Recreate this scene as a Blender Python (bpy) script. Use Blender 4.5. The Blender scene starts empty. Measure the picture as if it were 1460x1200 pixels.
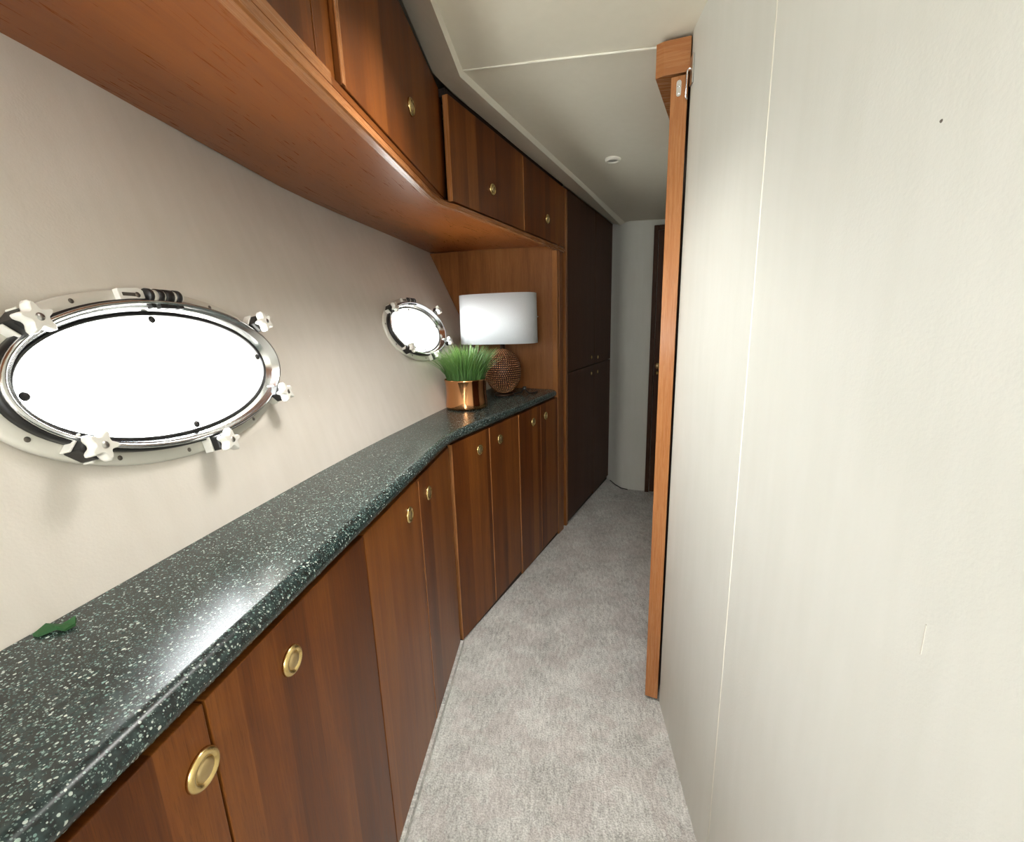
import bpy, bmesh, math, random
from mathutils import Vector, Matrix, Euler
random.seed(7)
scn = bpy.context.scene
COL = scn.collection
PI = math.pi
MW = {}

# ------------------------------------------------------------------ camera
cam_d = bpy.data.cameras.new('camera')
cam = bpy.data.objects.new('camera', cam_d)
COL.objects.link(cam)
scn.camera = cam
cam_d.sensor_fit = 'HORIZONTAL'
cam_d.sensor_width = 36.0
cam_d.lens = 625.0 / 1460.0 * 36.0
cam_d.clip_start = 0.01
_d = Vector((85.0, 2840.0, 625.0)).normalized()          # world down, in camera axes (x right, y down, z forward)
_y = Vector((65.0, -144.0, 625.0)); _y = (_y - _y.dot(_d) * _d).normalized()
_z = -_d
_x = _y.cross(_z)
rt = Vector((_x[0], _y[0], _z[0])); dn = Vector((_x[1], _y[1], _z[1])); fw = Vector((_x[2], _y[2], _z[2]))
up = -dn; bk = -fw
cam.matrix_world = Matrix(((rt.x, up.x, bk.x, 0), (rt.y, up.y, bk.y, 0), (rt.z, up.z, bk.z, 1.2), (0, 0, 0, 1)))

# ------------------------------------------------------------------ world, lights, exposure
vs = scn.view_settings
vs.view_transform = 'Standard'; vs.look = 'None'; vs.gamma = 1.0; vs.use_curve_mapping = False
vs.exposure = 0.85
w = bpy.data.worlds.new('overcast_sky'); scn.world = w; w.use_nodes = True
bgn = w.node_tree.nodes['Background']
_t = w.node_tree
_tc = _t.nodes.new('ShaderNodeTexCoord'); _sp = _t.nodes.new('ShaderNodeSeparateXYZ'); _mr = _t.nodes.new('ShaderNodeMapRange'); _cr = _t.nodes.new('ShaderNodeValToRGB')
_t.links.new(_tc.outputs['Generated'], _sp.inputs[0]); _t.links.new(_sp.outputs[2], _mr.inputs[0])
_mr.inputs[1].default_value = -0.35; _mr.inputs[2].default_value = 0.6
_t.links.new(_mr.outputs[0], _cr.inputs[0])
_cr.color_ramp.elements[0].color = (0.42, 0.43, 0.42, 1); _cr.color_ramp.elements[1].color = (0.94, 0.98, 1.0, 1)
_t.links.new(_cr.outputs[0], bgn.inputs[0]); bgn.inputs[1].default_value = 19.5

def area(name, loc, target, sx, sy, power, col=(1, 0.96, 0.9), spread=PI):
    l = bpy.data.lights.new(name, 'AREA'); l.shape = 'RECTANGLE'; l.size = sx; l.size_y = sy
    l.energy = power; l.color = col; l.spread = spread
    o = bpy.data.objects.new(name, l); COL.objects.link(o)
    dv = Vector(target) - Vector(loc)
    o.matrix_world = Matrix.Translation(loc) @ dv.to_track_quat('-Z', 'Y').to_matrix().to_4x4()
    return o
area('rear_window_light', (-0.22, -1.45, 1.42), (0.1, 1.6, 1.05), 0.55, 0.5, 8.0, (1.0, 0.98, 0.95))
area('unseen_ceiling_fill', (-0.14, 0.90, 1.855), (-0.22, 1.16, 0.3), 0.20, 0.30, 2.9, (1.0, 0.97, 0.93), math.radians(108))  # fixtureless lamp added out of view to brighten hull, worktop and floor

# ------------------------------------------------------------------ materials
def nt(name):
    m = bpy.data.materials.new(name); m.use_nodes = True
    t = m.node_tree; b = t.nodes['Principled BSDF']
    return m, t, b
def N(t, typ, **kw):
    n = t.nodes.new(typ)
    for k, v in kw.items():
        if k in n.inputs: n.inputs[k].default_value = v
        else: setattr(n, k, v)
    return n
def simple(name, col, rough=0.5, metal=0.0, coat=0.0, bump=0.0, bscale=200.0):
    m, t, b = nt(name)
    b.inputs['Base Color'].default_value = (*col, 1); b.inputs['Roughness'].default_value = rough
    b.inputs['Metallic'].default_value = metal; b.inputs['Coat Weight'].default_value = coat
    if bump:
        tc = N(t, 'ShaderNodeTexCoord'); n = N(t, 'ShaderNodeTexNoise', Scale=bscale, Detail=4.0)
        bp = N(t, 'ShaderNodeBump', Strength=bump, Distance=0.004)
        t.links.new(tc.outputs['Object'], n.inputs['Vector']); t.links.new(n.outputs['Fac'], bp.inputs['Height'])
        t.links.new(bp.outputs['Normal'], b.inputs['Normal'])
    return m
def mixcol(t, fac, a, b, blend='MIX'):
    n = t.nodes.new('ShaderNodeMix'); n.data_type = 'RGBA'; n.blend_type = blend
    for s, v in (('Factor', fac), ('A', a), ('B', b)):
        sock = [i for i in n.inputs if i.name == s and (i.type == 'RGBA' or s == 'Factor' and i.type == 'VALUE')][0]
        if hasattr(v, 'is_linked'): t.links.new(v, sock)
        else: sock.default_value = v if s == 'Factor' else (*v, 1)
    return [o for o in n.outputs if o.type == 'RGBA'][0]
def ramp(t, src, stops):
    r = t.nodes.new('ShaderNodeValToRGB')
    el = r.color_ramp.elements
    while len(el) < len(stops): el.new(0.5)
    for e, (p, c) in zip(el, stops): e.position = p; e.color = (*c, 1) if len(c) == 3 else c
    t.links.new(src, r.inputs[0]); return r.outputs[0]
def mth(t, op, a, b=None):
    n = t.nodes.new('ShaderNodeMath'); n.operation = op
    for i, v in enumerate((a, b)):
        if v is None: continue
        if hasattr(v, 'is_linked'): t.links.new(v, n.inputs[i])
        else: n.inputs[i].default_value = v
    return n.outputs[0]

def painted(name, c1, c2, rough=0.55, bump=0.25):
    m, t, b = nt(name)
    tc = N(t, 'ShaderNodeTexCoord')
    n1 = N(t, 'ShaderNodeTexNoise', Scale=5.0, Detail=3.0); n2 = N(t, 'ShaderNodeTexNoise', Scale=260.0, Detail=3.0)
    mp = N(t, 'ShaderNodeMapping'); mp.inputs['Scale'].default_value = (9, 9, 1.2)
    n3 = N(t, 'ShaderNodeTexNoise', Scale=4.0, Detail=4.0)
    t.links.new(tc.outputs['Object'], n1.inputs['Vector']); t.links.new(tc.outputs['Object'], n2.inputs['Vector'])
    t.links.new(tc.outputs['Object'], mp.inputs['Vector']); t.links.new(mp.outputs[0], n3.inputs['Vector'])
    f = mth(t, 'MULTIPLY', mth(t, 'ADD', n1.outputs['Fac'], n3.outputs['Fac']), 0.5)
    t.links.new(ramp(t, f, [(0.35, c1), (0.65, c2)]), b.inputs['Base Color'])
    b.inputs['Roughness'].default_value = rough
    bp = N(t, 'ShaderNodeBump', Strength=bump, Distance=0.001)
    t.links.new(n2.outputs['Fac'], bp.inputs['Height']); t.links.new(bp.outputs['Normal'], b.inputs['Normal'])
    return m
M = {}
M['hull'] = painted('vinyl_hull_lining', (0.72, 0.665, 0.59), (0.77, 0.715, 0.645))
M['wall'] = painted('vinyl_wall', (0.68, 0.685, 0.62), (0.72, 0.725, 0.665))
M['ceiling'] = painted('vinyl_ceiling', (0.77, 0.735, 0.61), (0.80, 0.765, 0.64), bump=0.15)
M['bead'] = simple('cream_bead', (0.86, 0.84, 0.74), 0.45)

def wood(name, dark, mid, light, strip=0.07, rough=0.3, stripamt=1.0, coat=0.25, poreamt=0.28):
    m, t, b = nt(name)
    uv = N(t, 'ShaderNodeUVMap'); uv.uv_map = 'UVMap'
    sp = N(t, 'ShaderNodeSeparateXYZ'); t.links.new(uv.outputs[0], sp.inputs[0])
    u, v = sp.outputs[0], sp.outputs[1]
    sid = mth(t, 'FLOOR', mth(t, 'DIVIDE', u, strip))
    wn = N(t, 'ShaderNodeTexWhiteNoise'); wn.noise_dimensions = '1D'; t.links.new(sid, wn.inputs['W'])
    def nz(su, sv, detail, off=None):
        cb = N(t, 'ShaderNodeCombineXYZ')
        t.links.new(mth(t, 'MULTIPLY', u, su), cb.inputs[0]); t.links.new(mth(t, 'MULTIPLY', v, sv), cb.inputs[1])
        t.links.new(mth(t, 'MULTIPLY', wn.outputs['Value'], 40.0), cb.inputs[2])
        n = N(t, 'ShaderNodeTexNoise', Scale=1.0, Detail=detail, Roughness=0.6)
        n.inputs['Distortion'].default_value = 0.6
        t.links.new(cb.outputs[0], n.inputs['Vector']); return n.outputs['Fac']
    big = nz(16, 1.3, 4.0); fine = nz(260, 9.0, 3.0); pore = nz(900, 30.0, 2.0)
    f = mth(t, 'ADD', mth(t, 'MULTIPLY', big, 0.62), mth(t, 'MULTIPLY', fine, 0.38))
    f = mth(t, 'ADD', f, mth(t, 'MULTIPLY', mth(t, 'SUBTRACT', wn.outputs['Value'], 0.5), 0.34 * stripamt))
    col = ramp(t, f, [(0.28, dark), (0.5, mid), (0.76, light)])
    col = mixcol(t, mth(t, 'MULTIPLY', mth(t, 'GREATER_THAN', pore, 0.62), poreamt), col, tuple(c * 0.45 for c in dark))
    t.links.new(col, b.inputs['Base Color'])
    rr = mth(t, 'ADD', mth(t, 'MULTIPLY', fine, 0.18), rough - 0.09)
    t.links.new(rr, b.inputs['Roughness'])
    b.inputs['Coat Weight'].default_value = coat; b.inputs['Coat Roughness'].default_value = 0.18
    b.inputs['Specular IOR Level'].default_value = 0.22
    bp = N(t, 'ShaderNodeBump', Strength=0.15, Distance=0.0006)
    t.links.new(fine, bp.inputs['Height']); t.links.new(bp.outputs['Normal'], b.inputs['Normal'])
    return m
M['wood'] = wood('varnished_teak', (0.092, 0.025, 0.005), (0.165, 0.047, 0.008), (0.26, 0.088, 0.017), 0.069, 0.34, 1.0, 0.05)
M['wood_soffit'] = wood('teak_ply_soffit', (0.215, 0.060, 0.013), (0.285, 0.085, 0.018), (0.35, 0.115, 0.027), 0.9, 0.30, 0.1, 0.15, 0.05)
M['wood_panel'] = wood('teak_figured_panel', (0.17, 0.055, 0.014), (0.26, 0.095, 0.026), (0.36, 0.15, 0.048), 0.11, 0.38, 1.0, 0.05)
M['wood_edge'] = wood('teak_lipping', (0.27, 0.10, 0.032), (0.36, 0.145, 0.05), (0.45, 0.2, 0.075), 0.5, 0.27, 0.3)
M['wood_dark_shaded'] = wood('dark_and_shaded_teak', (0.050, 0.019, 0.008), (0.068, 0.027, 0.012), (0.09, 0.038, 0.017), 0.3, 0.55, 0.4, 0.0)  # dark door wood; on the tall locker the shade is in this colour
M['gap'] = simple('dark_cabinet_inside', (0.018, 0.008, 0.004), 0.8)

def carpet():
    m, t, b = nt('cut_pile_carpet')
    tc = N(t, 'ShaderNodeTexCoord')
    def nz(scale, s, detail=4.0):
        mp = N(t, 'ShaderNodeMapping'); mp.inputs['Scale'].default_value = s
        n = N(t, 'ShaderNodeTexNoise', Scale=scale, Detail=detail, Roughness=0.65)
        t.links.new(tc.outputs['Object'], mp.inputs['Vector']); t.links.new(mp.outputs[0], n.inputs['Vector']); return n.outputs['Fac']
    patch = nz(6.0, (1, 1, 1)); streak = nz(60.0, (1.7, 0.5, 1)); pile = nz(210.0, (1, 1, 1), 2.5); hue = nz(9.0, (1, 1, 1), 2.0)
    f = mth(t, 'ADD', mth(t, 'ADD', mth(t, 'MULTIPLY', patch, 0.28), mth(t, 'MULTIPLY', streak, 0.36)), mth(t, 'MULTIPLY', pile, 0.42))
    col = ramp(t, f, [(0.41, (0.34, 0.34, 0.315)), (0.53, (0.62, 0.62, 0.585)), (0.64, (0.86, 0.86, 0.82))])
    col = mixcol(t, mth(t, 'MULTIPLY', mth(t, 'GREATER_THAN', hue, 0.52), 0.22), col, (0.56, 0.47, 0.45))
    t.links.new(col, b.inputs['Base Color']); b.inputs['Roughness'].default_value = 0.95
    b.inputs['Specular IOR Level'].default_value = 0.1
    b.inputs['Sheen Weight'].default_value = 0.2
    bp = N(t, 'ShaderNodeBump', Strength=0.9, Distance=0.006)
    t.links.new(mth(t, 'ADD', pile, mth(t, 'MULTIPLY', streak, 0.6)), bp.inputs['Height']); t.links.new(bp.outputs['Normal'], b.inputs['Normal'])
    return m
M['carpet'] = carpet()

def granite():
    m, t, b = nt('dark_green_speckled_laminate')
    tc = N(t, 'ShaderNodeTexCoord')
    def vor(scale, thr, soft):
        v = N(t, 'ShaderNodeTexVoronoi', Scale=scale); v.feature = 'F1'; v.inputs['Randomness'].default_value = 1.0
        t.links.new(tc.outputs['Object'], v.inputs['Vector'])
        sp = N(t, 'ShaderNodeSeparateColor'); t.links.new(v.outputs['Color'], sp.inputs[0])
        # only some of the cells carry a fleck, its size differing from cell to cell
        lim = mth(t, 'MULTIPLY', mth(t, 'SUBTRACT', sp.outputs[0], thr), soft)
        return mth(t, 'GREATER_THAN', lim, v.outputs['Distance']), sp.outputs[1]
    n = N(t, 'ShaderNodeTexNoise', Scale=120.0, Detail=4.0); t.links.new(tc.outputs['Object'], n.inputs['Vector'])
    base = ramp(t, n.outputs['Fac'], [(0.35, (0.007, 0.011, 0.011)), (0.65, (0.030, 0.052, 0.050))])
    m1, r1 = vor(330.0, 0.45, 0.9); m2, r2 = vor(520.0, 0.4, 0.9); m3, r3 = vor(190.0, 0.72, 1.3)
    c = mixcol(t, mth(t, 'MULTIPLY', m2, 0.8), base, (0.16, 0.23, 0.21))
    c1 = ramp(t, r1, [(0.2, (0.16, 0.27, 0.24)), (0.7, (0.48, 0.55, 0.50))])
    c = mixcol(t, m1, c, c1)
    c3 = ramp(t, r3, [(0.3, (0.25, 0.38, 0.34)), (0.8, (0.66, 0.70, 0.64))])
    c = mixcol(t, m3, c, c3)
    t.links.new(c, b.inputs['Base Color'])
    b.inputs['Roughness'].default_value = 0.27; b.inputs['Specular IOR Level'].default_value = 0.55
    bp = N(t, 'ShaderNodeBump', Strength=0.05, Distance=0.001); t.links.new(n.outputs['Fac'], bp.inputs['Height']); t.links.new(bp.outputs['Normal'], b.inputs['Normal'])
    return m
M['granite'] = granite()
M['brass'] = simple('brass', (0.80, 0.60, 0.26), 0.26, 1.0)
M['brass_in'] = simple('brushed_brass', (0.62, 0.47, 0.24), 0.42, 1.0, bump=0.1)
M['chrome'] = simple('stainless', (0.78, 0.79, 0.80), 0.22, 1.0)
M['steel'] = simple('dull_steel', (0.62, 0.62, 0.60), 0.3, 1.0)
M['copper'] = simple('polished_copper', (0.62, 0.30, 0.13), 0.12, 1.0)
M['copper_bead'] = simple('bronze_bead', (0.40, 0.21, 0.11), 0.16, 1.0)
M['bronze'] = simple('dark_bronze', (0.035, 0.016, 0.008), 0.4, 0.6)
M['white'] = simple('white_plastic', (0.80, 0.78, 0.72), 0.4)
M['flange'] = simple('ivory_flange', (0.66, 0.635, 0.56), 0.32, coat=0.3)
M['black'] = simple('black_rubber', (0.012, 0.011, 0.011), 0.42)
M['soil'] = simple('dark_moss', (0.02, 0.03, 0.012), 0.9)
M['screw'] = simple('dark_screw', (0.16, 0.14, 0.12), 0.4, 0.8)
M['shade'] = simple('white_linen_shade', (0.66, 0.68, 0.70), 0.85, bump=0.4, bscale=500.0)
M['leafgreen'] = simple('green_scrap', (0.02, 0.085, 0.022), 0.6)
M['reveal'] = simple('gelcoat_reveal', (0.80, 0.74, 0.62), 0.4)

def glass():
    m, t, b = nt('window_glass'); t.nodes.remove(b)
    tr = N(t, 'ShaderNodeBsdfTransparent'); tr.inputs[0].default_value = (0.97, 0.98, 0.98, 1)
    gl = N(t, 'ShaderNodeBsdfGlossy'); gl.inputs['Roughness'].default_value = 0.02
    mx = N(t, 'ShaderNodeMixShader'); mx.inputs[0].default_value = 0.06
    t.links.new(tr.outputs[0], mx.inputs[1]); t.links.new(gl.outputs[0], mx.inputs[2])
    t.links.new(mx.outputs[0], t.nodes['Material Output'].inputs[0]); return m
M['glass'] = glass()

def grassmat():
    m, t, b = nt('artificial_grass')
    uv = N(t, 'ShaderNodeUVMap'); uv.uv_map = 'UVMap'
    sp = N(t, 'ShaderNodeSeparateXYZ'); t.links.new(uv.outputs[0], sp.inputs[0])
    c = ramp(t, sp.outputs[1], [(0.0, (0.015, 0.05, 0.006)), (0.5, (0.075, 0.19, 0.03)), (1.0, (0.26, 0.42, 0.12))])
    c2 = mixcol(t, mth(t, 'MULTIPLY', sp.outputs[0], 0.45), c, (0.16, 0.33, 0.12))
    t.links.new(c2, b.inputs['Base Color']); b.inputs['Roughness'].default_value = 0.45
    return m
M['grass'] = grassmat()

# ------------------------------------------------------------------ mesh helpers
def box(bm, x0, x1, y0, y1, z0, z1, bev=0.0, seg=2):
    vsn = [bm.verts.new((x, y, z)) for x in (x0, x1) for y in (y0, y1) for z in (z0, z1)]
    idx = [(0, 1, 3, 2), (4, 6, 7, 5), (0, 4, 5, 1), (2, 3, 7, 6), (0, 2, 6, 4), (1, 5, 7, 3)]
    fs = [bm.faces.new([vsn[i] for i in f]) for f in idx]
    if bev > 0:
        es = list({e for f in fs for e in f.edges})
        bmesh.ops.bevel(bm, geom=es, offset=bev, segments=seg, profile=0.5, affect='EDGES')
    return bm
def prism(bm, poly, z0, z1, bev=0.0):
    """poly: list of (x,y); z0/z1 number or list"""
    n = len(poly)
    a = [bm.verts.new((p[0], p[1], z0[i] if isinstance(z0, (list, tuple)) else z0)) for i, p in enumerate(poly)]
    b = [bm.verts.new((p[0], p[1], z1[i] if isinstance(z1, (list, tuple)) else z1)) for i, p in enumerate(poly)]
    fs = [bm.faces.new(a[::-1]), bm.faces.new(b)]
    for i in range(n):
        j = (i + 1) % n
        fs.append(bm.faces.new((a[i], a[j], b[j], b[i])))
    if bev > 0:
        bmesh.ops.bevel(bm, geom=list({e for f in fs for e in f.edges}), offset=bev, segments=2, profile=0.5, affect='EDGES')
    return bm
def lathe(bm, prof, n=32, sx=1.0, sy=1.0, closed=False, mat=None):
    rows = []
    for r, z in prof:
        rows.append([bm.verts.new((r * sx * math.cos(2 * PI * i / n), r * sy * math.sin(2 * PI * i / n), z)) for i in range(n)] if r > 1e-6 else [bm.verts.new((0, 0, z))])
    fs = []
    pairs = list(zip(rows, rows[1:])) + ([(rows[-1], rows[0])] if closed else [])
    for a, b in pairs:
        for i in range(n):
            j = (i + 1) % n
            if len(a) == 1 and len(b) == 1: continue
            if len(a) == 1: f = (a[0], b[j], b[i])
            elif len(b) == 1: f = (a[i], a[j], b[0])
            else: f = (a[i], a[j], b[j], b[i])
            fs.append(bm.faces.new(f))
    for f in fs: f.smooth = True
    if mat is not None:
        bmesh.ops.transform(bm, matrix=mat, verts=[v for r in rows for v in r])
    return bm
def ering(bm, prof, n=64):
    """closed elliptical sweep; prof: list of (semi x, semi y, z)"""
    rows = [[bm.verts.new((a * math.cos(2 * PI * i / n), b * math.sin(2 * PI * i / n), z)) for i in range(n)] for a, b, z in prof]
    for a, b in zip(rows, rows[1:] + rows[:1]):
        for i in range(n):
            j = (i + 1) % n
            f = bm.faces.new((a[i], a[j], b[j], b[i])); f.smooth = True
    return bm
def tube(bm, pts, r, n=8):
    pts = [Vector(p) for p in pts]; rows = []
    for i, p in enumerate(pts):
        d = (pts[min(i + 1, len(pts) - 1)] - pts[max(i - 1, 0)]).normalized()
        q = d.to_track_quat('Z', 'Y')
        rows.append([bm.verts.new(p + q @ Vector((r * math.cos(2 * PI * k / n), r * math.sin(2 * PI * k / n), 0))) for k in range(n)])
    for a, b in zip(rows, rows[1:]):
        for i in range(n):
            j = (i + 1) % n
            f = bm.faces.new((a[i], a[j], b[j], b[i])); f.smooth = True
    bm.faces.new(rows[0][::-1]); bm.faces.new(rows[-1])
    return bm
def grain_uv(bm, g, seed=None):
    """u across the grain, v along it (metres), shifted per piece so no two match"""
    ou, ov = (random.uniform(0, 60), random.uniform(0, 60)) if seed is None else seed
    lay = bm.loops.layers.uv.get('UVMap') or bm.loops.layers.uv.new('UVMap'); bm.normal_update()
    for f in bm.faces:
        nrm = f.normal; ax = max(range(3), key=lambda i: abs(nrm[i]))
        rest = [i for i in range(3) if i != g]
        for l in f.loops:
            c = l.vert.co
            if ax == g: u, v = c[rest[0]], c[rest[1]] * 0.3
            else: u, v = c[[i for i in rest if i != ax][0]], c[g]
            l[lay].uv = (u + ou, v + ov)
    return bm
def path_uv(bm, rows, ws):
    """rows of verts along a path: u from the given widths, v the length along the path"""
    lay = bm.loops.layers.uv.new('UVMap'); ou, ov = random.uniform(0, 60), random.uniform(0, 60); L = 0.0; uvm = {}
    for i, r in enumerate(rows):
        if i: L += (r[0].co - rows[i - 1][0].co).length
        for k, v_ in enumerate(r): uvm[v_] = (ou + ws[k], ov + L)
    for f in bm.faces:
        for l in f.loops: l[lay].uv = uvm[l.vert]
def link(o, parent, mw):
    COL.objects.link(o)
    if parent is not None:
        o.parent = parent; o.matrix_parent_inverse = MW[parent.name].inverted()
    o.matrix_basis = mw
    MW[o.name] = mw.copy()
    return o
I4 = Matrix.Identity(4)
def obj(name, bm, mat, parent=None, mw=I4, grain=None, smooth=False, seed=None):
    bmesh.ops.recalc_face_normals(bm, faces=bm.faces)
    if grain is not None: grain_uv(bm, grain, seed)
    me = bpy.data.meshes.new(name); 
    if smooth:
        for f in bm.faces: f.smooth = True
    bm.to_mesh(me); bm.free()
    me.materials.append(M[mat])
    o = bpy.data.objects.new(name, me)
    return link(o, parent, mw)
def inst(name, src, parent, mw):
    return link(bpy.data.objects.new(name, src.data), parent, mw)
def empty(name, mw, label, cat, group=None):
    o = bpy.data.objects.new(name, None); o.empty_display_size = 0.05
    link(o, None, mw); tag(o, label, cat, group); return o
def tag(o, label=None, cat=None, group=None, kind=None):
    if label: o['label'] = label
    if cat: o['category'] = cat
    if group: o['group'] = group
    if kind: o['kind'] = kind
    return o
T = Matrix.Translation
def BM(): return bmesh.new()

# ------------------------------------------------------------------ survey of the cabin (metres)
def lerp(xs, ys, x):
    if x <= xs[0]: return ys[0]
    for i in range(len(xs) - 1):
        if x <= xs[i + 1]:
            f = (x - xs[i]) / (xs[i + 1] - xs[i]); return ys[i] + f * (ys[i + 1] - ys[i])
    return ys[-1]
def smooth_lerp(xs, ys, x):
    return sum(lerp(xs, ys, x + d) for d in (-0.12, -0.06, 0, 0.06, 0.12)) / 5
HY = [-1.6, 0.35, 0.54, 0.9, 1.1, 1.4, 1.68, 1.97, 2.5, 2.9, 3.8]
HXC = [-0.63, -0.617, -0.612, -0.608, -0.602, -0.583, -0.548, -0.504, -0.40, -0.34, -0.25]
SY = [-1.6, 0.63, 0.87, 1.07, 1.37, 1.77, 2.12, 2.57, 3.8]
SXS = [-0.76, -0.768, -0.786, -0.806, -0.822, -0.802, -0.766, -0.742, -0.62]
ZC, ZS = 0.85, 1.62
def hull_x(y, z):
    a = smooth_lerp(HY, HXC, y); b = smooth_lerp(SY, SXS, y)
    return a + (b - a) * (max(z, 0.77) - ZC) / (ZS - ZC)
def fz(y): return 0.0 if y < 1.45 else -0.0432 * (y - 1.45)      # the sole drops a little towards the bow
F1 = T((-0.377, 0, 0)) @ Matrix.Rotation(PI / 2, 4, 'Z')         # X along the first run of fronts, +Y into the cabinet
A2 = math.atan2(0.9366, 0.3505)
F2 = T((-0.375, 1.451, 0)) @ Matrix.Rotation(A2, 4, 'Z')         # the same for the second run
U2 = Vector((0.3505, 0.9366, 0)); N2 = Vector((0.9366, -0.3505, 0)); O2 = Vector((-0.375, 1.451, 0))
def p2(a, d=0.0): v = O2 + U2 * a - N2 * d; return (v.x, v.y)    # d into the cabinet

# ------------------------------------------------------------------ setting: hull side with two port holes
PORTS = [(0.703, 1.133), (1.945, 1.187), (-0.54, 1.10)]
HA, HB = 0.250, 0.115                                           # hole half axes
def port_frame(y, z):
    e = 0.02
    p = Vector((hull_x(y, z), y, z))
    ty = (Vector((hull_x(y + 0.2, z), y + 0.2, z)) - Vector((hull_x(y - 0.2, z), y - 0.2, z))).normalized()
    tz = (Vector((hull_x(y, z + 0.1), y, z + 0.1)) - Vector((hull_x(y, z - 0.1), y, z - 0.1))).normalized()
    n = tz.cross(ty); n = -n if n.x < 0 else n
    n.normalize(); tz = n.cross(ty) if n.cross(ty).z > 0 else ty.cross(n)
    return Matrix(((ty.x, tz.x, n.x, p.x), (ty.y, tz.y, n.y, p.y), (ty.z, tz.z, n.z, p.z), (0, 0, 0, 1)))
PF = [port_frame(*p) for p in PORTS]
bm = BM()
def HV(y, z, off=0.0): return bm.verts.new((hull_x(y, z) - off, y, z))
def rect_grid(y0, y1, z0, z1, ny, nz):
    yl = ny if isinstance(ny, list) else [y0 + (y1 - y0) * i / ny for i in range(ny + 1)]
    ny = len(yl) - 1
    g = [[HV(y, z0 + (z1 - z0) * j / nz) for j in range(nz + 1)] for y in yl]
    for i in range(ny):
        for j in range(nz):
            bm.faces.new((g[i][j], g[i + 1][j], g[i + 1][j + 1], g[i][j + 1])).smooth = True
def grid_k(y0, y1, z0, z1, ny, nz):
    rect_grid(y0, y1, z0, 0.77, ny, 2); rect_grid(y0, y1, 0.77, z1, ny, nz)
def holed(y0, y1, z0, z1, cy, cz, n=64):
    inner, outer = [], []
    for i in range(n):
        t = 2 * PI * i / n; c, s = math.cos(t), math.sin(t)
        inner.append((cy + HA * c, cz + HB * s))
        k = 1 / max(abs(c), abs(s)); c2, s2 = c * k, s * k
        outer.append((cy + c2 * ((y1 - cy) if c2 > 0 else (cy - y0)), cz + s2 * ((z1 - cz) if s2 > 0 else (cz - z0))))
    rows = []
    for f in (0.0, 0.3, 0.65, 1.0):
        rows.append([HV(a[0] + (b[0] - a[0]) * f, a[1] + (b[1] - a[1]) * f) for a, b in zip(inner, outer)])
    rim = [HV(a[0], a[1], 0.05) for a in inner]
    for a, b in zip([rim] + rows, rows):
        if a is b: continue
        for i in range(n):
            j = (i + 1) % n
            f = bm.faces.new((a[i], a[j], b[j], b[i])); f.smooth = a is not rim
ZT = 2.06
YB = [-1.6, 0.33, 1.08, 1.56, 2.32, 3.8]
grid_k(YB[0], -0.92, -0.2, ZT, 6, 12)
grid_k(-0.16, YB[1], -0.2, ZT, 4, 12)
grid_k(YB[2], YB[3], -0.2, ZT, 6, 12)
grid_k(YB[4], YB[5], -0.2, ZT, 8, 12)
for k, (y0, y1) in enumerate(((YB[1], YB[2]), (YB[3], YB[4]), (-0.92, -0.16))):
    cz = PORTS[k][1]; zl, zh = cz - 0.24, cz + 0.24
    cy = PORTS[k][0]
    yl = [cy - (cy - y0) / math.tan(PI / 4 + i * PI / 32) for i in range(9)] + [cy + (y1 - cy) / math.tan(PI / 2 - i * PI / 32) for i in range(1, 9)]
    grid_k(y0, y1, -0.2, zl, yl, 3); rect_grid(y0, y1, zh, ZT, yl, 6)
    holed(y0, y1, zl, zh, PORTS[k][0], cz)
bmesh.ops.remove_doubles(bm, verts=bm.verts, dist=0.0004)
tag(obj('wall_left', bm, 'hull'), 'sloping cream lined hull side above the counter', kind='structure')

# floor
bm = BM()
ys = [-1.6, -1.0, -0.4, 0.2, 0.8, 1.45, 1.9, 2.4, 2.9, 3.4, 3.8]
rows = [[bm.verts.new((x, y, fz(y))) for x in (-0.62, -0.2, 0.3, 0.8, 1.3)] for y in ys]
for a, b in zip(rows, rows[1:]):
    for i in range(4): bm.faces.new((a[i], a[i + 1], b[i + 1], b[i]))
tag(obj('floor', bm, 'carpet'), 'pale grey cut pile carpet', kind='structure')

# right hand wall, its bead and marks
XW = 0.317
bm = BM(); box(bm, XW, XW + 0.045, -1.6, 1.222, 0.0, 1.90)
wr = tag(obj('wall_right', bm, 'wall'), 'pale cream wall panel on the right', kind='structure')
bm = BM(); tube(bm, [(XW + 0.001, 0.768, 0.0), (XW + 0.001, 0.770, 0.62), (XW + 0.001, 0.782, 1.846)], 0.0022, 8)
obj('seam_bead', bm, 'bead', wr)
bm = BM(); lathe(bm, [(0.0, 0.0008), (0.0009, 0.0008), (0.0015, 0.0)], 10)
obj('nail_hole', bm, 'screw', wr, T((XW, 0.442, 1.354)) @ Matrix.Rotation(-PI / 2, 4, 'Y'))
bm = BM(); box(bm, XW - 0.0004, XW, 0.3675, 0.3685, 0.905, 0.935)
obj('scratch', bm, 'flange', wr)
# wall on the far side of the sliding leaf
w0 = Vector((0.362, 1.215, 0)); w1 = w0 + U2 * 2.35
bm = BM(); prism(bm, [(w0.x, w0.y), (w1.x, w1.y), (w1.x + N2.x * 0.04, w1.y + N2.y * 0.04), (w0.x + N2.x * 0.04, w0.y + N2.y * 0.04)], -0.12, 1.90)
tag(obj('wall_right_forward', bm, 'wall'), 'cream wall behind the open door leaf', kind='structure')
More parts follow.
